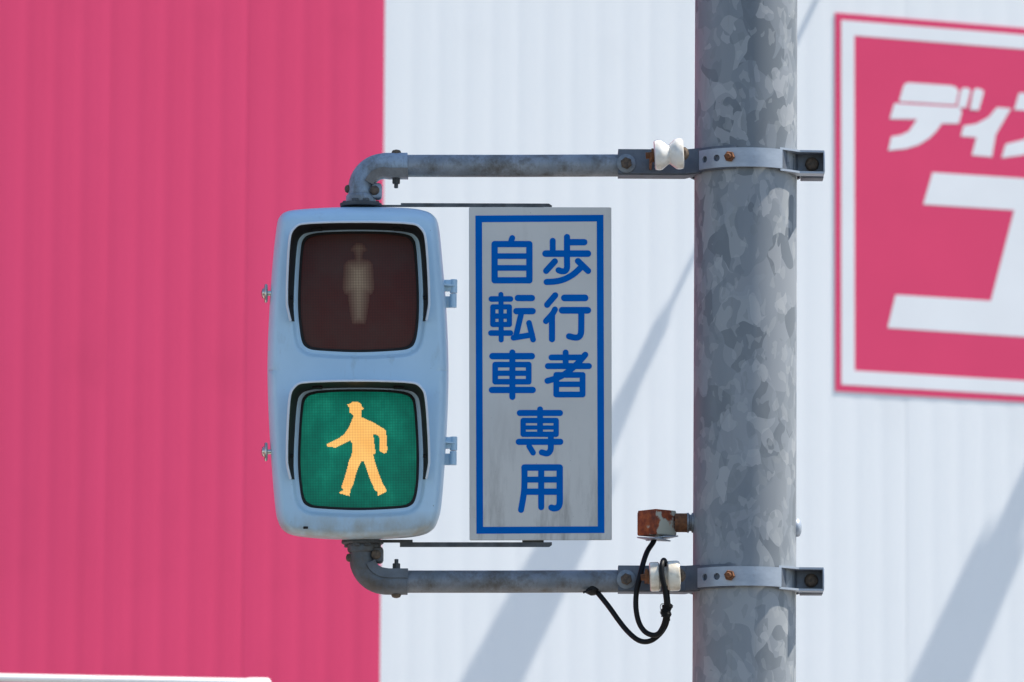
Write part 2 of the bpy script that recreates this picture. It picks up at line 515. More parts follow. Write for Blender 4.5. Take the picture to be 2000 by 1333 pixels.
letter([[(316, 271), (330, 270), (462, 279), (478, 284), (488, 297), (478, 342), (293, 331), (308, 280)],
        [(278, 337), (484, 349), (496, 357), (497, 370), (488, 403), (432, 403), (415, 428), (390, 452), (355, 473), (315, 485), (258, 491), (268, 446), (300, 440), (325, 428), (352, 389), (263, 388)],
        [(500, 287), (512, 286), (526, 292), (524, 305), (512, 352), (483, 350), (494, 298)], [(540, 289), (552, 288), (569, 296), (567, 310), (553, 360), (524, 358), (534, 300)]])
letter([[(612, 350), (658, 354), (622, 415), (608, 440), (596, 512), (530, 506), (545, 448), (494, 444), (504, 410), (545, 404), (585, 382)]])
letter([[(684, 303), (860, 314), (842, 372), (812, 425), (770, 470), (700, 505), (627, 515), (640, 470), (700, 455), (752, 420), (782, 366), (668, 358)],
        [(772, 432), (838, 420), (862, 530), (792, 524)]])
letter([[(402, 562), (862, 592), (738, 1100), (256, 1068), (282, 960), (592, 980), (668, 685), (372, 666)]])

# ---------------------------------------------------------------- sign lamps above the frame (they throw the slanting shadows)
su, sn, sz = sdir.dot(WU), sdir.dot(WN), sdir.z
def lamp_from_shadow(sh_px, zroot, head, name_label, twin):
    """sh_px: pixel on the wall where the head's shadow begins; arm is level and square to the wall"""
    u1, z1 = W(*sh_px)
    d = (zroot - z1) * sn / sz                # arm length whose end throws its shadow there
    u0 = u1 + d * su / sn
    t = thing('sign_lamp', name_label, 'lamp', (WO.x, WO.y, 0), PSI)
    mb = MB()
    if twin:
        for dx in (-.032, .032): mb.tube([(u0 + dx, -.004, zroot), (u0 + dx, -d - .02, zroot)], .008, 12)
    else: mb.tube([(u0, -.004, zroot), (u0, -d - .02, zroot)], .0085, 14)
    mb.build('arm', LAMPW, t, None)
    MB().box((u0, -.006, zroot), (.13, .012, .11), .003).build('wall_plate', LAMPW, t, None)
    w0, w1, L = head
    hb = MB()
    f = [(u0 - w0 / 2, -d, zroot - .02), (u0 + w0 / 2, -d, zroot - .02), (u0 + w0 / 2, -d, zroot + .02), (u0 - w0 / 2, -d, zroot + .02)]
    b = [(u0 - w1 / 2, -d - L, zroot - .05), (u0 + w1 / 2, -d - L, zroot - .05), (u0 + w1 / 2, -d - L, zroot + .02), (u0 - w1 / 2, -d - L, zroot + .02)]
    hb.plate(f, b).build('lamp_head', LAMPW, t, None)
    MB().box((u0, -d - L * .55, zroot - .046), (w1 * .7, L * .7, .012), .002).build('lens', CHROME, t, None)
    MB().box((u0, -d + .015, zroot), (.035, .035, .035), .006).build('knuckle', LAMPW, t, None)
    return t
zr = W(1300, 0)[1] + .42
lamp_from_shadow((1236, 750), zr, (.03, .19, .18), 'white sign lamp on single arm above the bare white siding', False)
lamp_from_shadow((1962, 1050), zr, (.14, .19, .17), 'white sign lamp on twin arms above the pink store sign', True)

# ---------------------------------------------------------------- shelter roof at the foot of the pink wall
YS = 3.2
B_ = P(522, 1327, YS); zS = B_.z
YAW2 = R(11.0)
shel = thing('cycle_shelter', 'low flat shelter roof with white edge rail before the pink wall', 'shelter', (B_.x, B_.y, 0), YAW2)
MB().tube([(-4.0, 0, zS - .010), (-.03, 0, zS - .010)], .0105, 14).build('edge_rail', SHELW, shel, None)
MB().box((-2.0, .55, zS - .030), (3.95, 1.05, .016), .002).build('roof_panel', SHELG, shel, None)
MB().box((-2.0, .012, zS - .055), (3.9, .02, .03), .002).build('fascia', SHELG, shel, None)
MB().lathe([(.004, -.060), (.012, -.055), (.0145, -.04), (.0145, .0), (.011, .006), (.004, .009)], (0.0, 0, zS - .012), (1, 0, 0), 18).build('end_cap', SHELW, shel, None)
for xx in (-3.8, -.22):
    for yy in (.1, .95):
        MB().tube([(xx, yy, 0), (xx, yy, zS - .04)], .03, 14).build('post', SHELW, shel, None)

# ================================================================== POLE
ptop, pbot = P(1457.5, 0), P(1453.5, 1333)
axd = (ptop - pbot) / (ptop.z - pbot.z)
def paxis(z): return pbot + axd * (z - pbot.z)
pole = thing('signal_pole', 'thick round galvanised steel pole with mottled grey spangle', 'pole', tuple(paxis(PAVE)))
zz = [PAVE + .002, .5, 1, 2, 3, 4, 5, 6, 6.6]
mb = MB(); mb.tube([paxis(z) for z in zz], [.1008 - .0001 * z for z in zz], 96)
mb.build('shaft', POLEM, pole)
MB().lathe([(.102, 0), (.104, .01), (.095, .03), (.05, .05), (.01, .056)], paxis(6.6), axd, 40).build('cap', POLEM, pole)
MB().lathe([(.17, 0), (.17, .018), (.165, .02)], paxis(PAVE), (0, 0, 1), 40).build('base_plate', POLEM, pole)
for k in range(4):
    a = R(45 + 90 * k); c = paxis(PAVE) + Vector((math.cos(a) * .14, math.sin(a) * .14, .018))
    bolt(MB(), c, (0, 0, 1), .014, .02).build('anchor_bolt', BOLT, pole)
eb = P(1554, 1031)
MB().lathe([(.007, -.012), (.007, 0), (.018, .001), (.018, .005), (.016, .008), (.010, .011), (.003, .012)], eb, (1, -.1, 0), 24).build('eye_bolt', STRAP, pole)

# ================================================================== MOUNTING ARMS
ELB = {}
def mounting_arm(ya, up, label):
    s = 1 if up else -1               # elbow turns down (upper arm) or up (lower arm)
    root = P(1456, ya); ax = paxis(root.z)
    t = thing('mounting_arm', label, 'bracket', tuple(root), 0, None)
    H = .001
    # pipe
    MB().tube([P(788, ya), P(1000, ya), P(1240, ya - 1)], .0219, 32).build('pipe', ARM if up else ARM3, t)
    # channel that grips the pipe and wraps round the pole
    yc = ya - 3.5
    zc = P(1270, yc).z
    x0, x1 = P(1207, yc).x, P(1338, yc).x
    yw = -.027
    px, py = ax.x, ax.y
    rr = .1025
    path = [(x0, yw), ((x0 + x1) / 2, yw), (x1, yw)]
    a0 = math.asin(-.092 / rr); arc = []
    for k in range(13):
        a = a0 + (R(-12) - a0) * k / 12; arc.append((px + rr * math.sin(a), py - rr * math.cos(a)))
    full = path + arc
    mb = MB(); mb.strip(full, zc, .046, .0045)
    # flanges run back from the web, following it and narrowing where it meets the pole
    for sg in (1, -1):
        zf = zc + sg * .0215
        pts = path + arc[:2]
        vs = []; fs = []
        for i, (x, y) in enumerate(pts):
            dep = .052 if i < 3 else .02
            for (yy, dz) in ((y + .0005, 0), (y + dep, 0), (y + dep, .004 * sg), (y + .0005, .004 * sg)):
                vs.append((x, yy, zf + dz))
        for i in range(len(pts) - 1):
            for q in range(4):
                fs.append([i * 4 + q, i * 4 + (q + 1) % 4, (i + 1) * 4 + (q + 1) % 4, (i + 1) * 4 + q])
        fs += [[0, 1, 2, 3], [(len(pts) - 1) * 4 + q for q in (3, 2, 1, 0)]]
        mb.add(vs, fs)
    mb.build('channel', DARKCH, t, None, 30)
    # rear half of the clamp
    rear = [(px + .150, py + .006), (px + .112, py + .006)]
    for k in range(21):
        a = math.pi / 2 + math.pi * k / 20
        rear.append((px + .106 * math.sin(a), py - .106 * math.cos(a)))
    rear += [(px - .112, py + .006), (px - .135, py + .006)]
    mb = MB(); mb.strip(rear, zc - .001, .046, .0045)
    for sg in (1, -1): mb.box((px + .131, py + .030, zc - .001 + sg * .0215), (.044, .046, .004), .001)
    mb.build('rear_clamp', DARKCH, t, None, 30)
    # bright front strap with its two open holes and right-hand ear
    rs = .1075; st = []
    b0 = math.asin(-.0925 / (rs + .004)); b1 = math.asin(.066 / rs)
    for k in range(25):
        a = b0 + (b1 - b0) * k / 24; st.append((px + rs * math.sin(a), py - rs * math.cos(a)))
    zs = zc - .0015
    sob = MB().strip(st, zs, .0375, .0048).build('strap', STRAP, t, None, 30)
    holes = []
    for hx, hy in ((1380, ya - 17), (1402, ya - 18.5)):
        pp = P(hx, hy, py - .09); a = math.asin(max(-1, min(1, (pp.x - px) / rs)))
        dirn = Vector((math.sin(a), -math.cos(a), 0))
        c = Vector((px, py, zs)) + dirn * rs
        m_ = MB(); m_.lathe([(.0068, -.012), (.0068, .02)], c, dirn, 20); holes.append(m_)
    cut(sob, holes)
    # ear: web set back, lips forward
    mb = MB()
    e0 = st[-1]; ear = [(e0[0] + .0, e0[1] + .002), (e0[0] + .016, e0[1] + .040), (px + .100, py - .016), (px + .152, py - .012)]
    MB().strip(ear, zs, .0375, .004).build('ear_web', DARKCH, t, None, 30)  # dark metal paints in the shade of the recess
    for sg in (1, -1):
        vs = []; fs = []
        fr = [(e0[0] - .002, e0[1] - .0046), (e0[0] + .022, py - .070), (px + .104, py - .054), (px + .152, py - .050)]
        for (x, y), (xf, yf) in zip(ear, fr):
            z1 = zs + sg * .0188; z2 = zs + sg * .0228
            vs += [(x, y, z1), (x, y, z2), (xf, yf, z2), (xf, yf, z1)]
        for i in range(3):
            for q in range(4): fs.append([i * 4 + q, i * 4 + (q + 1) % 4, (i + 1) * 4 + (q + 1) % 4, (i + 1) * 4 + q])
        fs += [[0, 1, 2, 3], [15, 14, 13, 12]]
        mb.add(vs, fs)
    mb.box((px + .1515, py - .031, zs), (.003, .040, .041), .0008)
    mb.build('ear', STRAP, t, None, 30)
    bolt(MB(), Vector((px + .129, py - .0175, zs)), (0, -1, 0), .0135, .013, washer=0, dome=True).build('ear_bolt', BOLT, t)
    pp = P(1427, ya - 19.5, py - .108); a = math.asin((pp.x - px) / rs); dirn = Vector((math.sin(a), -math.cos(a), 0))
    bolt(MB(), Vector((px, py, zs + .001)) + dirn * (rs + .0045), dirn, .0105, .008).lathe([(.0055, 0), (.0055, .014), (.004, .016)], Vector((px, py, zs + .001)) + dirn * (rs + .0045), dirn, 12).build('strap_bolt', RUST, t)
    wb = P(1223, ya - 4, yw)
    bolt(MB(), Vector((wb.x, yw - .0046, wb.z)), (0, -1, 0), .0, .0001, washer=.0185).build('washer', WASH, t)
    bolt(MB(), Vector((wb.x, yw - .0076, wb.z)), (0, -1, 0), .0115, .009).build('channel_bolt', BOLT, t)
    # cast elbow
    vx = 705 if up else 708
    cx, cy = vx + 46, ya + s * 46
    Rm = .046
    c3 = P(cx, cy)
    pts = [P(796, ya), P(780, ya), P(cx, ya)]
    for k in range(1, 13):
        a = math.pi / 2 * k / 12
        pts.append(c3 + Vector((-math.sin(a) * Rm, 0, s * math.cos(a) * Rm)))
    pts.append(c3 + Vector((-Rm, 0, -s * .020)))
    rad = [.0258, .0258, .0256] + [.0254] * 13
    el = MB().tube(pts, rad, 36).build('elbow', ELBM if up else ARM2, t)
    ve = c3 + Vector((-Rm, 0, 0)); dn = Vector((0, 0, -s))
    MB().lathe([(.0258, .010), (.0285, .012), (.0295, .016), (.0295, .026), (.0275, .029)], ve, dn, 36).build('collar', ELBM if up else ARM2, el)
    # split-clamp saddle along the inside of the bend
    path = [P(797, ya + s * 15, -.012), P(760, ya + s * 15, -.012)] + [c3 + Vector((-math.sin(a) * .031, -.012, s * math.cos(a) * .031)) for a in [R(x) for x in (5, 20, 38, 56, 72)]]
    sec = []; vs = []; fs = []
    for i, p in enumerate(path):
        tn = (path[min(i + 1, len(path) - 1)] - path[max(i - 1, 0)]).normalized()
        no = Vector((0, 1, 0)).cross(tn).normalized()
        for (dn_, dy) in ((-.0085, -.0165), (.0095, -.0165), (.0095, .022), (-.0085, .022)):
            vs.append(p + no * dn_ + Vector((0, dy, 0)))
    for i in range(len(path) - 1):
        for q in range(4): fs.append([i * 4 + q, i * 4 + (q + 1) % 4, (i + 1) * 4 + (q + 1) % 4, (i + 1) * 4 + q])
    fs += [[0, 1, 2, 3], [(len(path) - 1) * 4 + q for q in (3, 2, 1, 0)]]
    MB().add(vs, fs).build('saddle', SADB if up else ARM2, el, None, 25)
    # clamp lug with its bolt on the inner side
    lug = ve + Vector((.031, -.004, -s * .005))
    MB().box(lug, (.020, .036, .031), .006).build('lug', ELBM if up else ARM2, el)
    bolt(MB(), lug + Vector((-.004, -.0175, 0)), (0, -1, 0), .0095, .006, dome=True).build('lug_bolt', BOLT, el)
    MB().lathe([(.008, -.004), (.008, .003), (.006, .006), (.002, .0075)], ve + Vector((-.0245, -.004, 0)), (-1, 0, 0), 16).build('stud', BOLT, el)
    # through bolt: head outside, nut and stud end inside
    tb = P(774, ya)
    MB().lathe([(.0095, .024), (.0095, .027), (.0075, .0305), (.003, .032)], tb, (0, 0, s), 20).build('through_bolt', BOLT, el)
    mb = MB(); mb.lathe([(.0085, .024), (.0085, .034), (.0075, .0355)], tb, (0, 0, -s), 6); mb.lathe([(.004, .034), (.004, .043), (.0033, .044)], tb, (0, 0, -s), 12)
    mb.build('nut', DARK, el)
    ELB[up] = (ve, s)
    return t
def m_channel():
    t = NT('shaded_weathered_metal')
    c = t.ramp(t.noise(40, 6, .6), [(.3, (.085, .10, .125)), (.7, (.14, .16, .19))])  # pole's shade painted into the base grey; brown blotches are weathering
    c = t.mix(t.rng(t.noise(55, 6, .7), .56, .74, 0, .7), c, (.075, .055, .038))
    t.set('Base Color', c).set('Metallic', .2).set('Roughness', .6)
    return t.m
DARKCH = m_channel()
arm_up = mounting_arm(324.5, True, 'upper grey bracket arm with downturned elbow carrying the signal from the pole')
arm_lo = mounting_arm(1136.5, False, 'lower grey bracket arm with upturned elbow carrying the signal from the pole')

# ================================================================== PEDESTRIAN SIGNAL
sig = thing('pedestrian_signal', 'pale blue two-lens pedestrian signal showing the lit green walking figure', 'traffic light', tuple(P(700, 1054)))
YF = -.075                                   # front face
outl = [(700, 404.5), (780, 406), (820, 410), (845, 420), (857, 444), (865, 520), (871.5, 600), (875.5, 690), (875.5, 770), (871, 870), (863.5, 975), (857, 1012), (844, 1036), (815, 1048),
        (760, 1053), (700, 1055), (640, 1053.5), (585, 1048.5), (558, 1040), (544, 1021), (537, 985), (528.5, 880), (523.5, 780), (522.5, 700), (526, 610), (532, 520), (540, 446), (545.5, 425), (560, 413.5), (590, 409), (640, 406)]
OUT = np.array([tuple(v) for v in cr([(x, y, 0) for x, y in outl], 6, True)])[:, :2]
hole = [(700, 452), (760, 453.5), (792, 457.5), (807, 466), (813, 486), (817.5, 550), (818.5, 600), (816.5, 640), (811, 668), (801, 680), (778, 685), (700, 688.5), (622, 685), (600, 680), (590, 668), (585, 640), (582, 600), (583, 550), (587.5, 486), (593.5, 466), (608, 457.5), (640, 453.5)]
HOLE_U = np.array([tuple(v) for v in cr([(x, y, 0) for x, y in hole], 6, True)])[:, :2]
HOLE_L = HOLE_U + np.array([0, 308.5])
def sdist(pts, poly):
    a = poly; b = np.roll(poly, -1, 0); d = b - a
    ap = pts[:, None, :] - a[None]
    tt = np.clip((ap * d[None]).sum(2) / (d * d).sum(1)[None], 0, 1)
    return np.sqrt(((ap - tt[..., None] * d[None]) ** 2).sum(2)).min(1)
def rayhit(c, ang, poly):
    d = np.array([math.cos(ang), math.sin(ang)]); best = 1e9
    a = poly; b = np.roll(poly, -1, 0); e = b - a; w = a - c
    den = d[0] * e[:, 1] - d[1] * e[:, 0]
    ok = np.abs(den) > 1e-9; den = np.where(ok, den, 1)
    t = (w[:, 0] * e[:, 1] - w[:, 1] * e[:, 0]) / den; q = (w[:, 0] * d[1] - w[:, 1] * d[0]) / den
    m = ok & (t > 1e-6) & (q >= -1e-9) & (q <= 1 + 1e-9)
    return t[m].min()
MIDY = 724.25
CU = np.array([699.5, 570.0]); CL = np.array([699.5, 2 * MIDY - 570.0])
BW, BD = 21.0, .050
def face_depth(p, dh):
    d = sdist(p, OUT)
    k = np.clip((BW - d) / BW, 0, 1)
    h = BD * (1 - (1 - k ** 2.3) ** (1 / 2.0))            # rolls back towards the rim
    rec = 1 - np.clip((dh - 5) / 10.0, 0, 1); rec = rec * rec * (3 - 2 * rec)
    dome = .004 * ((p[:, 0] - 699) / 175) ** 2
    return YF + h + rec * .011 + dome
mb = MB()
def half(c, hl, sgn):
    xl = rayhit(np.array([699.5, MIDY]), math.pi, OUT); xr = rayhit(np.array([699.5, MIDY]), 0.0, OUT)
    ang = [2 * math.pi * k / 220 for k in range(220)]
    for x in (-xl, xr): ang.append(math.atan2(MIDY - 570.0, x) % (2 * math.pi))
    ang = sorted(set(ang))
    if sgn < 0: ang = [(-a) % (2 * math.pi) for a in ang]
    n = len(ang); ws = np.linspace(0, 1, 30)
    hp = []; op = []
    for a in ang:
        d = np.array([math.cos(a), math.sin(a)])
        th = rayhit(c, a, hl); to_ = rayhit(c, a, OUT)
        if d[1] * sgn > 1e-9: to_ = min(to_, (MIDY - c[1]) / d[1])
        hp.append(c + d * th); op.append(c + d * to_)
    hp = np.array(hp); op = np.array(op)
    rings = []
    for w in ws:
        p = hp + (op - hp) * w
        rings.append((p, face_depth(p, sdist(p, hl))))
    deep = rings[0][1] + .012
    rings = [(hp, deep)] + rings
    vs = []; fs = []
    for p, y in rings:
        for q in range(n): vs.append(P(p[q, 0], p[q, 1], float(y[q])))
    for i in range(len(rings) - 1):
        for q in range(n): fs.append([i * n + q, i * n + (q + 1) % n, (i + 1) * n + (q + 1) % n, (i + 1) * n + q])
    mb.add(vs, fs)
half(CU, HOLE_U, 1); half(CL, HOLE_L, -1)
# door skirt behind the rim
n = len(OUT); vs = []; fs = []
cen = np.array([699.5, 729.0])
for y, sc in ((YF + BD + .0035, 1.0), (YF + BD + .02, .9995), (.012, .997), (.014, .985)):
    for q in OUT: p = cen + (q - cen) * sc; vs.append(P(p[0], p[1], y))
for i in range(3):
    for q in range(n): fs.append([i * n + q, i * n + (q + 1) % n, (i + 1) * n + (q + 1) % n, (i + 1) * n + q])
mb.add(vs, fs)
door = mb.build('door', HOUS, sig, None, 50, .00012)
dp = np.array([[597.0, 1031.0]]); yd = float(face_depth(dp, sdist(dp, HOLE_L))[0])
MB().box(P(597, 1031, yd + .0005), (.010, .005, .0045), .0018, Matrix.Rotation(R(-40), 3, 'X')).build('dark_chip', BLACK, door, None, 40)  # small black block for the dark chip low on the door
# rear case
mb = MB(); vs = []; fs = []
prof = ((.016, .984), (.06, .98), (.11, .962), (.132, .93), (.138, .88))
for y, sc in prof:
    for q in OUT: p = cen + (q - cen) * sc; vs.append(P(p[0], p[1], y))
for i in range(len(prof) - 1):
    for q in range(n): fs.append([i * n + q, i * n + (q + 1) % n, (i + 1) * n + (q + 1) % n, (i + 1) * n + q])
fs.append([(len(prof) - 1) * n + q for q in range(n)]); fs.append(list(range(n))[::-1])
mb.add(vs, fs).build('rear_case', HOUS, sig, None, 50)

YL = YF + .011 + .006                        # lens plane
def lens_y(px, py, c): return YL - .0035 * (1 - ((px - c[0]) / 118) ** 2) - .0025 * (1 - ((py - c[1]) / 118) ** 2) + .003
def make_lens(hl, c, mat, fig, figmat, nm, fign):
    cc = hl.mean(0)
    n = len(hl); vs = []; fs = []
    rr_ = (.978, .95, .8, .6, .4, .2, .05)
    for s_ in rr_:
        for q in hl:
            p = cc + (q - cc) * s_; vs.append(P(p[0], p[1], lens_y(p[0], p[1], cc)))
    for i in range(len(rr_) - 1):
        for q in range(n): fs.append([i * n + q, i * n + (q + 1) % n, (i + 1) * n + (q + 1) % n, (i + 1) * n + q])
    fs.append([(len(rr_) - 1) * n + q for q in range(n)])
    L = MB().add(vs, fs).build(nm, mat, sig, None, 60)
    # black gasket round the edge
    vs = []; fs = []
    gp = ((1.0, .002), (.992, -.0055), (.962, -.0055), (.955, .003))
    for s_, dy in gp:
        for q in hl: p = cc + (q - cc) * s_; vs.append(P(p[0], p[1], YL + dy))
    for i in range(len(gp) - 1):
        for q in range(n): fs.append([i * n + q, i * n + (q + 1) % n, (i + 1) * n + (q + 1) % n, (i + 1) * n + q])
    MB().add(vs, fs).build('gasket', BLACK, L, None, 60)
    # figure: the coloured prism cells of the lens, cell by cell
    o_ = ROOT[sig]; pit = .00155
    poly = [P(x, y, YL) for x, y in fig]
    pw = np.array([(p.x - o_.x, p.z - o_.z) for p in poly])
    k0 = np.floor((pw.min(0) + 10) / pit).astype(int) - 1; k1 = np.floor((pw.max(0) + 10) / pit).astype(int) + 2
    m_ = MB(); glow = []
    for a in range(k0[0], k1[0]):
        for b in range(k0[1], k1[1]):
            cx_, cz_ = (a + .5) * pit - 10, (b + .5) * pit - 10
            ins = False
            for q in range(len(pw)):
                (x1_, z1_), (x2_, z2_) = pw[q], pw[q - 1]
                if (z1_ > cz_) != (z2_ > cz_) and cx_ < (x2_ - x1_) * (cz_ - z1_) / (z2_ - z1_) + x1_: ins = not ins
            if not ins: continue
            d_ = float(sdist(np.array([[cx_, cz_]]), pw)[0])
            vv = []
            for ex, ez in ((0, 0), (1, 0), (1, 1), (0, 1)):
                X, Z = o_.x + (a + ex) * pit - 10, o_.z + (b + ez) * pit - 10
                pxl = 1000 + (Vector((X, YL, Z)) - CAM).dot(RT) / (Vector((X, YL, Z)) - CAM).dot(fwd) * FPX
                pyl = 666.5 - (Vector((X, YL, Z)) - CAM).dot(UP) / (Vector((X, YL, Z)) - CAM).dot(fwd) * FPX
                vv.append((X, lens_y(pxl, pyl, cc) - .0009, Z))
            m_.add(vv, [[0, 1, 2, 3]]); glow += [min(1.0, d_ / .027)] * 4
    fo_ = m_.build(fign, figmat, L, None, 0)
    ea_ = [v_ for v_ in (0, .2, .75, 1, 1, 1, 1) for _q in range(n)]
    la = L.data.attributes.new('edge', 'FLOAT', 'POINT'); la.data.foreach_set('value', ea_)
    at = fo_.data.attributes.new('painted_glow', 'FLOAT', 'POINT'); at.data.foreach_set('value', glow)
    return L
wf = [(582, 252), (620, 238), (632, 228), (690, 228), (718, 245), (725, 272), (748, 290), (722, 305), (718, 375), (740, 380), (850, 432), (930, 480), (955, 505), (965, 570), (970, 690), (958, 718), (940, 722), (898, 700), (897, 580), (880, 548), (850, 535), (835, 545), (842, 600), (858, 722), (835, 735), (850, 800), (890, 920), (925, 1010), (968, 1085), (925, 1110), (880, 1133), (880, 1095), (850, 1078), (835, 1040), (800, 960), (770, 870), (745, 800), (722, 795), (690, 860), (660, 950), (640, 1030), (620, 1060), (605, 1133), (570, 1125), (500, 1103), (550, 1075), (527, 1050), (545, 1000), (575, 900), (600, 800), (625, 740), (635, 690), (630, 620), (612, 600), (540, 635), (475, 668), (390, 655), (382, 635), (450, 600), (510, 575), (560, 530), (600, 470), (640, 375), (640, 355), (605, 325), (605, 280)]
walk = [(560 + x / 4.938, 740 + y / 4.938) for x, y in wf]
sf = [(590, 668), (606, 640), (624, 622), (656, 622), (674, 640), (690, 668), (668, 676), (662, 700), (662, 714), (700, 722), (720, 745), (730, 880), (716, 915), (702, 918), (700, 950), (684, 1060), (676, 1085), (604, 1085), (596, 1060), (580, 950), (576, 918), (560, 915), (546, 880), (556, 745), (576, 722), (618, 714), (618, 700), (610, 676)]
stand = [(480 + x / 2.898, 260 + y / 2.898) for x, y in sf]
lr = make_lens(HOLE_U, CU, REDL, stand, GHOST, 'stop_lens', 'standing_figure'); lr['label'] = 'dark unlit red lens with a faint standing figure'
lg = make_lens(HOLE_L, CL, GREEN, walk, AMBER, 'walk_lens', 'walking_figure'); lg['label'] = 'lit green lens with an amber walking figure'

def visor(hl):
    """hood over the top and sides of a lens, open below"""
    c = hl.mean(0)
    dy0 = hl[:, 1].max() - 688.5
    n = len(hl)
    nrm = []
    for i in range(n):
        t = hl[(i + 1) % n] - hl[i - 1]; t = t / np.linalg.norm(t); nn = np.array([t[1], -t[0]])
        if nn.dot(hl[i] - c) < 0: nn = -nn
        nrm.append(nn)
    nrm = np.array(nrm)
    ybot = 633 + dy0
    order = [i for i in range(n)]
    # start at lower left, go over the top to lower right
    left = sorted([i for i in range(n) if hl[i, 0] < 640 and hl[i, 1] < ybot and hl[i, 1] > 470 + dy0], key=lambda i: -hl[i, 1])
    start = left[0]; seq = [start]
    step = 1 if hl[(start + 1) % n, 1] < hl[start, 1] else -1
    i = start
    while True:
        i = (i + step) % n
        if hl[i, 1] > ybot: break
        seq.append(i)
    vsI = []; vsO = []
    rows = (0, .33, .66, 1.0)
    top = hl[:, 1].min()
    A = []
    for i in seq:
        f = np.clip((ybot - hl[i, 1]) / (ybot - (top + 22)), 0, 1)
        L = .020 + .066 * f ** .9
        fl = 10.5 * min(1.0, (L - .006) / .030)
        b = hl[i] + nrm[i] * (2.5 + 5.0 * abs(nrm[i][0]))
        base = P(b[0], b[1], YF + .012)
        r = b + nrm[i] * fl * (.15 + .85 * abs(nrm[i][0]))
        off = P(r[0], r[1], YF + .012) - base
        no = Vector((nrm[i][0], 0, -nrm[i][1]))
        A.append((base, off, L, no))
    m = len(A); vs = []
    for base, off, L, no in A:
        for w in rows: vs.append(base + off * (w ** .6) + Vector((0, -L * w, 0)))
        for w in rows: vs.append(base + off * (w ** .6) + Vector((0, -L * w, 0)) + no * .0026)
    fi = []; fo = []
    for i in range(m - 1):
        a, b = i * 8, (i + 1) * 8
        for k in range(3):
            fi.append([a + k, a + k + 1, b + k + 1, b + k]); fo.append([a + 4 + k, b + 4 + k, b + 5 + k, a + 5 + k])
        fo.append([a + 3, a + 7, b + 7, b + 3])
    for a in (0, (m - 1) * 8):
        for k in range(3): fi.append([a + k, a + k + 1, a + 5 + k, a + 4 + k])
    mb = MB(); mb.add(vs, fi, 0)
    mb.f += fo; mb.mi += [1] * len(fo)
    v = mb.build('visor', [VBLK, HOUS], sig, None, 50)
    MB().tube([base + off + Vector((0, -L, 0)) + no * .0022 for base, off, L, no in A], .0024, 8).build('rolled_edge', RIM, v, None, 60)
    for k in (6, m - 7):
        base, off, L, no = A[k]
        MB().lathe([(.0042, 0), (.0042, .004), (.003, .005)], base + off * .5 + Vector((0, -L * .5, 0)) - no * .0, -no, 12).build('screw', BLACK, v)
    for k in (m // 2 - 9, m // 2 + 9):
        base, off, L, no = A[k]
        MB().box(base + off * .3 + Vector((0, -L * .35, -.0015)), (.020, .016, .005), .001).build('clip', BLACK, v)
visor(HOLE_U)
visor(HOLE_L)

for yy in (575.5, 882.5):
    x = P(886, yy).x; z = P(886, yy).z
    mb = MB()
    mb.lathe([(.0065, .0008), (.0072, .0014), (.0072, .0268), (.0066, .0276)], (x, -.012, z), (0, 0, 1), 20)
    mb.lathe([(.0062, .0006), (.0068, .0012), (.0068, .0268), (.0062, .0276)], (x - .0006, -.012, z), (0, 0, -1), 20)
    mb.box((x - .0110, -.012, z + .0155), (.020, .010, .0225), .001)
    mb.box((x - .0110, -.006, z - .0160), (.020, .006, .0225), .001)
    # little web under the upper leaf
    zt = z + .0165
    f = [(x - .030, -.048, zt), (x + .004, -.018, zt), (x + .004, -.010, zt), (x - .030, -.010, zt)]
    mb.plate(f, [(a, b, c - .0028) for a, b, c in f])
    mb.build('hinge', HOUS, sig, None, 35)
for yy in (573.5, 883.0):
    c = P(524, yy, -.03)
    mb = MB(); mb.lathe([(.005, -.008), (.005, .004)], c, (-1, 0, 0), 14)
    mb.lathe([(.0100, .003), (.0112, .005), (.0112, .0085), (.0085, .012), (.003, .0138)], c, (-1, 0, 0), 8)
    ring = [c + Vector((-.0045, math.cos(a) * .009, math.sin(a) * .0155)) for a in [2 * math.pi * k / 24 for k in range(25)]]
    mb.tube(ring, .0033, 8)
    mb.build('latch', CHROME, sig, None, 40)
# flanges between the case and the arms
for up in (True, False):
    ve, s = ELB[up]
    zed = P(700, 402.5 if up else 1058).z
    top = Vector((ve.x, 0, zed))
    L = abs(ve.z - zed)
    mb = MB(); sg = 1 if up else -1
    mb.lathe([(.040, -.002), (.041, 0), (.041, .004), (.038, .0055)], top, (0, 0, sg), 32)
    mb.lathe([(.0205, .004), (.0205, L - .02)], top, (0, 0, sg), 28)
    for a in (20, 160, 250, 290):
        bolt(mb, top + Vector((math.cos(R(a)) * .031, math.sin(R(a)) * .031, 0)) + Vector((0, 0, .005 * sg)), (0, 0, sg), .0075, .006)
    mb.build('flange', DARK, sig, None, 35)

# ================================================================== SIGN PLATE
spl = thing('traffic_sign', 'white panel with blue border and blue kanji beside the pedestrian signal', 'sign', tuple(P(1055, 1055)))
YS0 = -.010
def S(px, py, y): return P(px, py, y)
cs = [(916, 405), (1194, 405.5), (1195, 1055.5), (917, 1056)]
mb = MB()
bm = bmesh.new()
fr = [bm.verts.new(S(x, y, YS0)) for x, y in cs]; bk = [bm.verts.new(S(x, y, YS0 + .012)) for x, y in cs]
bm.faces.new(fr); bm.faces.new(bk[::-1])
for i in range(4): bm.faces.new([fr[i], bk[i], bk[(i + 1) % 4], fr[(i + 1) % 4]])
bmesh.ops.bevel(bm, geom=bm.edges[:], offset=.0012, segments=2, affect='EDGES')
bm.verts.index_update()
mb.add([v.co.copy() for v in bm.verts], [[v.index for v in f.verts] for f in bm.faces]); bm.free()
mb.build('plate', SIGNW, spl, None, 35)
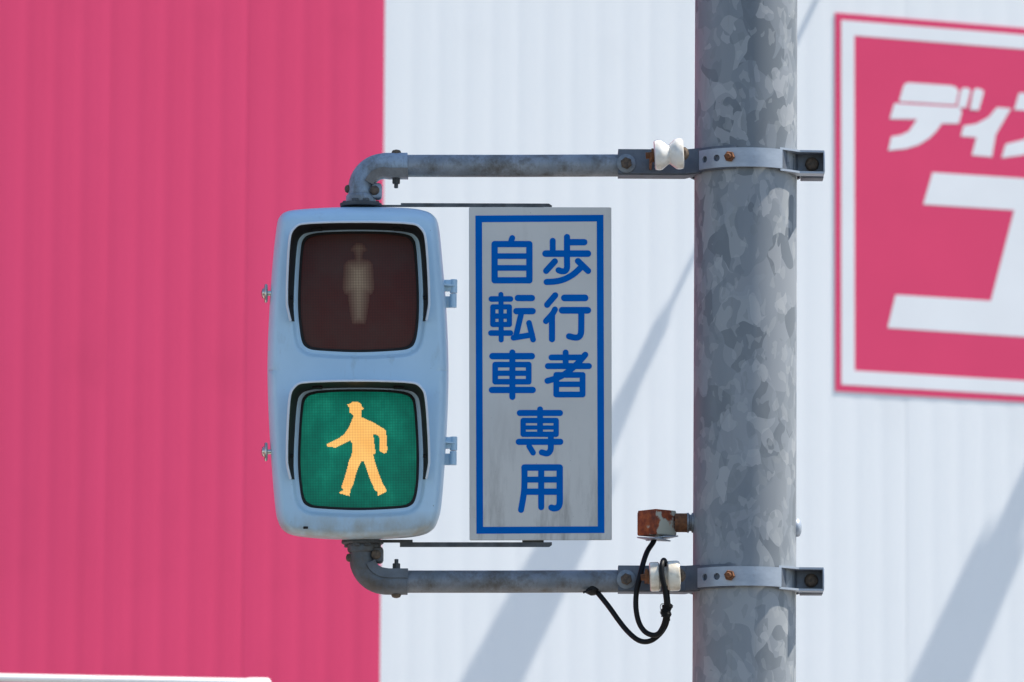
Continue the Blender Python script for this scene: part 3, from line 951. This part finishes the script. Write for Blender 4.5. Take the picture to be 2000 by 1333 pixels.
o_ = [(928.5, 421.5), (1178.5, 420), (1180.5, 1041.5), (930.5, 1043)]
i_ = [(941.5, 434.5), (1165.5, 433), (1167.5, 1028.5), (943.5, 1029.5)]
yb = YS0 - .0004
mb = MB()
mb.add([S(x, y, yb) for x, y in o_] + [S(x, y, yb) for x, y in i_], [[k, (k + 1) % 4, (k + 1) % 4 + 4, k + 4] for k in range(4)])
mb.build('border', SIGNB, spl, None, 0)
def stroke(pts, w):
    p = [Vector((x, y, 0)) for x, y in pts]
    if len(p) > 2: p = cr(p, 5)
    n = len(p); Lf = []; Rt = []
    for i in range(n):
        t = (p[min(i + 1, n - 1)] - p[max(i - 1, 0)]).normalized(); nn = Vector((-t.y, t.x, 0)) * (w / 2)
        Lf.append(p[i] + nn); Rt.append(p[i] - nn)
    def capp(c, fr, sgn):
        return [c + Matrix.Rotation(-sgn * math.pi * k / 9, 3, 'Z') @ fr for k in range(1, 9)]
    return Lf + capp(p[-1], Lf[-1] - p[-1], 1) + Rt[::-1] + capp(p[0], Rt[0] - p[0], 1)
def boxs(l, r, t, b, w, mids=(), wm=None, mv=()):
    out = [([(l, t), (r, t)], w), ([(l, b), (r, b)], w), ([(l, t), (l, b)], w), ([(r, t), (r, b)], w)]
    for m in mids: out.append(([(l, m), (r, m)], wm or w))
    return out
A2 = lambda x, y: (930 + x / 4.3, 430 + y / 4.3)
A3 = lambda x, y: (930 + x / 3.604, 680 + y / 3.604)
GLY = [
 (A2, 4.3, [([(303, 152), (291, 190)], 50)] + boxs(155, 447, 203, 507, 53, (304, 403), 48)),
 (A2, 4.3, [([(643, 175), (643, 275)], 50), ([(763, 143), (763, 330), (763, 400), (748, 427), (720, 431), (692, 422)], 52), ([(583, 283), (938, 283)], 56), ([(775, 187), (908, 187)], 54),
            ([(661, 348), (588, 428)], 52), ([(855, 345), (940, 428)], 52), ([(592, 521), (670, 516), (740, 498), (805, 464), (850, 428), (892, 386)], 52)]),
 (A2, 4.3, [([(128, 664), (288, 664)], 48), ([(208, 626), (210, 1008)], 43), ([(124, 950), (288, 950)], 48), ([(350, 656), (468, 656)], 54), ([(338, 766), (474, 766)], 54),
            ([(380, 780), (333, 980)], 48), ([(314, 990), (470, 964)], 48), ([(444, 865), (478, 1005)], 48)] + boxs(140, 279, 730, 878, 44, (808,), 46)),
 (A2, 4.3, [([(664, 633), (596, 713)], 52), ([(662, 752), (640, 790), (586, 850)], 50), ([(637, 800), (637, 1002)], 52), ([(741, 655), (915, 655)], 57), ([(722, 759), (937, 759)], 57),
            ([(883, 770), (883, 870), (880, 950), (862, 982), (830, 988), (780, 977)], 52)]),
 (A3, 3.604, [([(115, 58), (392, 58)], 46), ([(255, 32), (255, 345)], 43), ([(111, 296), (398, 296)], 45)] + boxs(134, 370, 117.5, 238, 40, (178,), 38)),
 (A3, 3.604, [([(530, 67), (735, 67)], 42), ([(630, 32), (630, 125)], 42), ([(505, 128), (793, 128)], 43), ([(768, 48), (722, 100), (660, 157), (590, 203), (502, 232)], 43)] + boxs(564, 749, 190, 328, 41, (256,), 39)),
 (A3, 3.604, [([(307, 458), (590, 458)], 43), ([(450, 432), (450, 605)], 42), ([(300, 661), (592, 661)], 44), ([(373, 692), (401, 738)], 40), ([(526, 615), (526, 690), (522, 722), (500, 743), (462, 735)], 42)] + boxs(331, 563, 511, 608, 38, (560,), 30)),
 (A3, 3.604, [([(340, 842), (340, 930), (336, 1020), (316, 1140)], 43), ([(340, 842), (588, 842)], 46), ([(588, 842), (588, 1000), (588, 1090), (574, 1122), (548, 1129), (530, 1124)], 45),
              ([(458, 842), (458, 1121)], 43), ([(340, 927), (588, 927)], 42), ([(338, 1012), (588, 1012)], 45)]),
]
for fn, sc, strokes in GLY:
    mb = MB()
    for k, (pts, w) in enumerate(strokes):
        pg = stroke([fn(*q) for q in pts], w / sc)
        mb.add([S(v.x, v.y, yb - .00004 * k) for v in pg], [list(range(len(pg)))])
    mb.build('character', SIGNB, spl, None, 0)
# support bars
for (y0, y1, up) in ((397, 405, True), (1059.5, 1069, False)):
    pr = [(783, y0), (1072, y0 + 1), (1078, y1 - 3 if up else y0 + 4), (1078, y1), (783, y1)] if up else [(781, y0), (1078, y0), (1078, y1 - 4), (1073, y1), (781, y1)]
    MB().plate([S(x, y, -.004) for x, y in pr], [S(x, y, .026) for x, y in pr]).build('support_bar', DARK, spl, None, 0)
    yy = (400.5, 405) if up else (1054.5, 1060.5)
    pr = [(712, yy[0]), (806, yy[0]), (806, yy[1]), (712, yy[1])]
    MB().plate([S(x, y, -.0035) for x, y in pr], [S(x, y, .0255) for x, y in pr]).build('bracket_tongue', DARK, spl, None, 0)
    yt = (404, 440) if up else (1020, 1061)
    pr = [(1020, yt[0]), (1062, yt[0]), (1062, yt[1]), (1020, yt[1])]
    MB().plate([S(x, y, .0022) for x, y in pr], [S(x, y, .0065) for x, y in pr]).build('tab', DARK, spl, None, 0)

# ================================================================== INSULATORS
def insulator(cx, cy, half_w, prof, mat, label, tilt, yi):
    c = P(cx, cy, yi)
    t = thing('spool_insulator', label, 'insulator', tuple(c))
    ax_ = Vector((1, 0, tilt)).normalized()
    MB().lathe(prof, c, ax_, 40).build('spool', mat, t, None, 32)
    MB().lathe([(.012, half_w), (.0125, half_w + .002), (.0125, half_w + .0045), (.008, half_w + .009), (.003, half_w + .011)], c, ax_, 20).build('bolt_head', BOLT, t)
    mb = MB(); mb.lathe([(.0135, -half_w - .004), (.0135, -half_w)], c, ax_, 20)
    mb.lathe([(.0065, -half_w - .016), (.0065, -half_w)], c, ax_, 12)
    dz_ = .004 if 'upper' not in label else -.006
    mb.box(c + ax_ * (-half_w - .0055) + Vector((0, (-.030 - yi) / 2, dz_)), (.005, -yi - .030 + .028, .022), .001)
    mb.build('mounting_bolt', RUST, t)
    return t
UPROF = [(.008, -.028), (.026, -.028), (.0285, -.0265), (.0298, -.022), (.0298, -.016), (.0285, -.013), (.0235, -.006), (.0195, -.001), (.0190, .001), (.0205, .003), (.0255, .009), (.0290, .0135), (.0302, .017), (.0302, .0235), (.0290, .027), (.0265, .0288), (.008, .0288)]
insulator(1306, 302, .0288, UPROF, CER1, 'white ceramic spool insulator, empty, on the upper arm bracket', .06, -.108)
LPROF = [(.008, -.029), (.0255, -.029), (.028, -.0275), (.0285, -.024), (.0285, -.012), (.0265, -.0095), (.0190, -.0085), (.0185, .0), (.0190, .0045), (.0265, .0055), (.0292, .008), (.0295, .012), (.0295, .025), (.028, .0285), (.0255, .030), (.008, .030)]
insulator(1298, 1126, .030, LPROF, CER2, 'stained cream spool insulator with a black cable looped round it', .05, -.096)

# ================================================================== RUSTY JUNCTION BOX
jb = thing('junction_box', 'small rusty square junction box on a conduit stub beside the pole', 'junction box', tuple(P(1283, 1048)))
c = P(1283, 1023.5, -.002)
rot = Matrix.Rotation(R(41), 3, 'Z')
MB().box(c, (.056, .055, .047), .003, rot).build('box_body', RBOX, jb, None, 40)
MB().box(c + Vector((0, 0, .0235)), (.053, .052, .004), .001, rot).build('lid', RBOX, jb, None, 40)
st_ = P(1318, 1021.5, 0); en = P(1360, 1021.5, 0)
MB().tube([st_, P(1343, 1021.5, 0)], .0185, 28).build('conduit', RUST, jb)
mb = MB()
mb.lathe([(.0165, 0), (.0165, .004), (.0195, .005), (.0195, .008), (.0165, .0095), (.016, .013), (.0195, .014), (.0195, .018), (.0165, .019), (.0165, .026)], P(1337, 1021.5, 0), (1, 0, 0), 28)
mb.build('coupling', ARM, jb, None, 30)
mb = MB()
rt = Matrix.Rotation(R(4), 3, 'Y') @ rot
mb.box(c + Vector((-.006, -.004, -.0305)), (.034, .062, .0025), .0008, Matrix.Rotation(R(8), 3, 'Y') @ rot)
mb.box(c + Vector((.010, -.004, -.0285)), (.040, .052, .0025), .0008, Matrix.Rotation(R(-7), 3, 'Y') @ rot)
mb.box(c + Vector((.002, -.010, -.0265)), (.008, .010, .009), .001, rot)
mb.build('base_flap', STRAP, jb)

# ================================================================== CABLE
cab = thing('signal_cable', 'black cable drooping in a loop from the rusty box to the lower arm', 'cable', tuple(P(1276, 1060)))
Cx = lambda X, Y, y: P(1120 + X / 3.846, 960 + Y / 3.846, y)
A_ = [(608, 352, -.006), (598, 385, -.008), (556, 450, -.020), (524, 540, -.046), (497, 650, -.056), (473, 760, -.056), (470, 880, -.056), (492, 985, -.056), (535, 1052, -.060), (592, 1080, -.068), (640, 1068, -.074), (676, 1010, -.080), (694, 940, -.084), (700, 860, -.086), (692, 770, -.090), (676, 690, -.094), (664, 620, -.095), (664, 560, -.092), (674, 524, -.080)]
B2 = [(682, 520, -.066), (690, 545, -.050), (694, 620, -.042), (696, 690, -.046), (704, 780, -.066), (712, 870, -.078), (706, 950, -.076), (690, 1010, -.068), (650, 1070, -.060), (590, 1118, -.056), (530, 1130, -.052), (470, 1108, -.046), (400, 1045, -.036), (340, 970, -.028), (270, 872, -.018), (205, 790, -.008), (172, 752, -.002), (150, 725, .002)]
DYC = [0, 0, 0, 0] + [-.002 * k for k in range(1, 10)] + [-.03] * 11 + [-.026, -.022, -.018, -.014, -.010, -.006, -.003]
DYC += [0] * (len(A_ + B2) - len(DYC))
pts = cr([Cx(q[0], q[1], q[2] + d) for q, d in zip(A_ + B2, DYC)], 7)
MB().tube(pts, .0052, 14).build('sheath', CABLE, cab, None, 60)
mb = MB(); coil = []
for k in range(121):
    f = k / 120; a = 2 * math.pi * 9 * f
    ctr = Cx(703 - 14 * f + 6 * math.sin(9 * f), 850 + 95 * f, -0.110)
    coil.append(ctr + Vector((math.cos(a) * (.0092 + .001 * math.sin(11 * f)), math.sin(a) * .0092, 0)))
mb.tube(coil, .0012, 6)
lp = [Cx(712 + 26 * math.cos(a), 868 + 34 * math.sin(a), -0.120) for a in [2 * math.pi * k / 20 for k in range(21)]]
mb.tube(lp, .0007, 6)
lp = [Cx(672 + 20 * math.cos(a), 870 + 28 * math.sin(a), -0.119) for a in [2 * math.pi * k / 20 for k in range(21)]]
mb.tube(lp, .0007, 6)
mb.tube([Cx(718, 745, -0.114), Cx(719, 800, -0.121), Cx(712, 850, -0.119)], .0009, 6)
mb.tube([Cx(722, 930, -0.114), Cx(724, 975, -0.113)], .0009, 6)
mb.build('binding_wire', CABLE, cab, None, 60)
gp = P(1158, 1156.5, -.004)
mb = MB(); mb.lathe([(.0165, -.008), (.0155, -.001), (.010, .003), (.006, .006)], gp, (.15, -.15, -1), 20)
mb.box(gp + Vector((-.012, -.014, .000)), (.016, .008, .004), .001, Matrix.Rotation(R(-20), 3, 'Y'))
mb.build('grommet', CABLE, cab, None, 40)
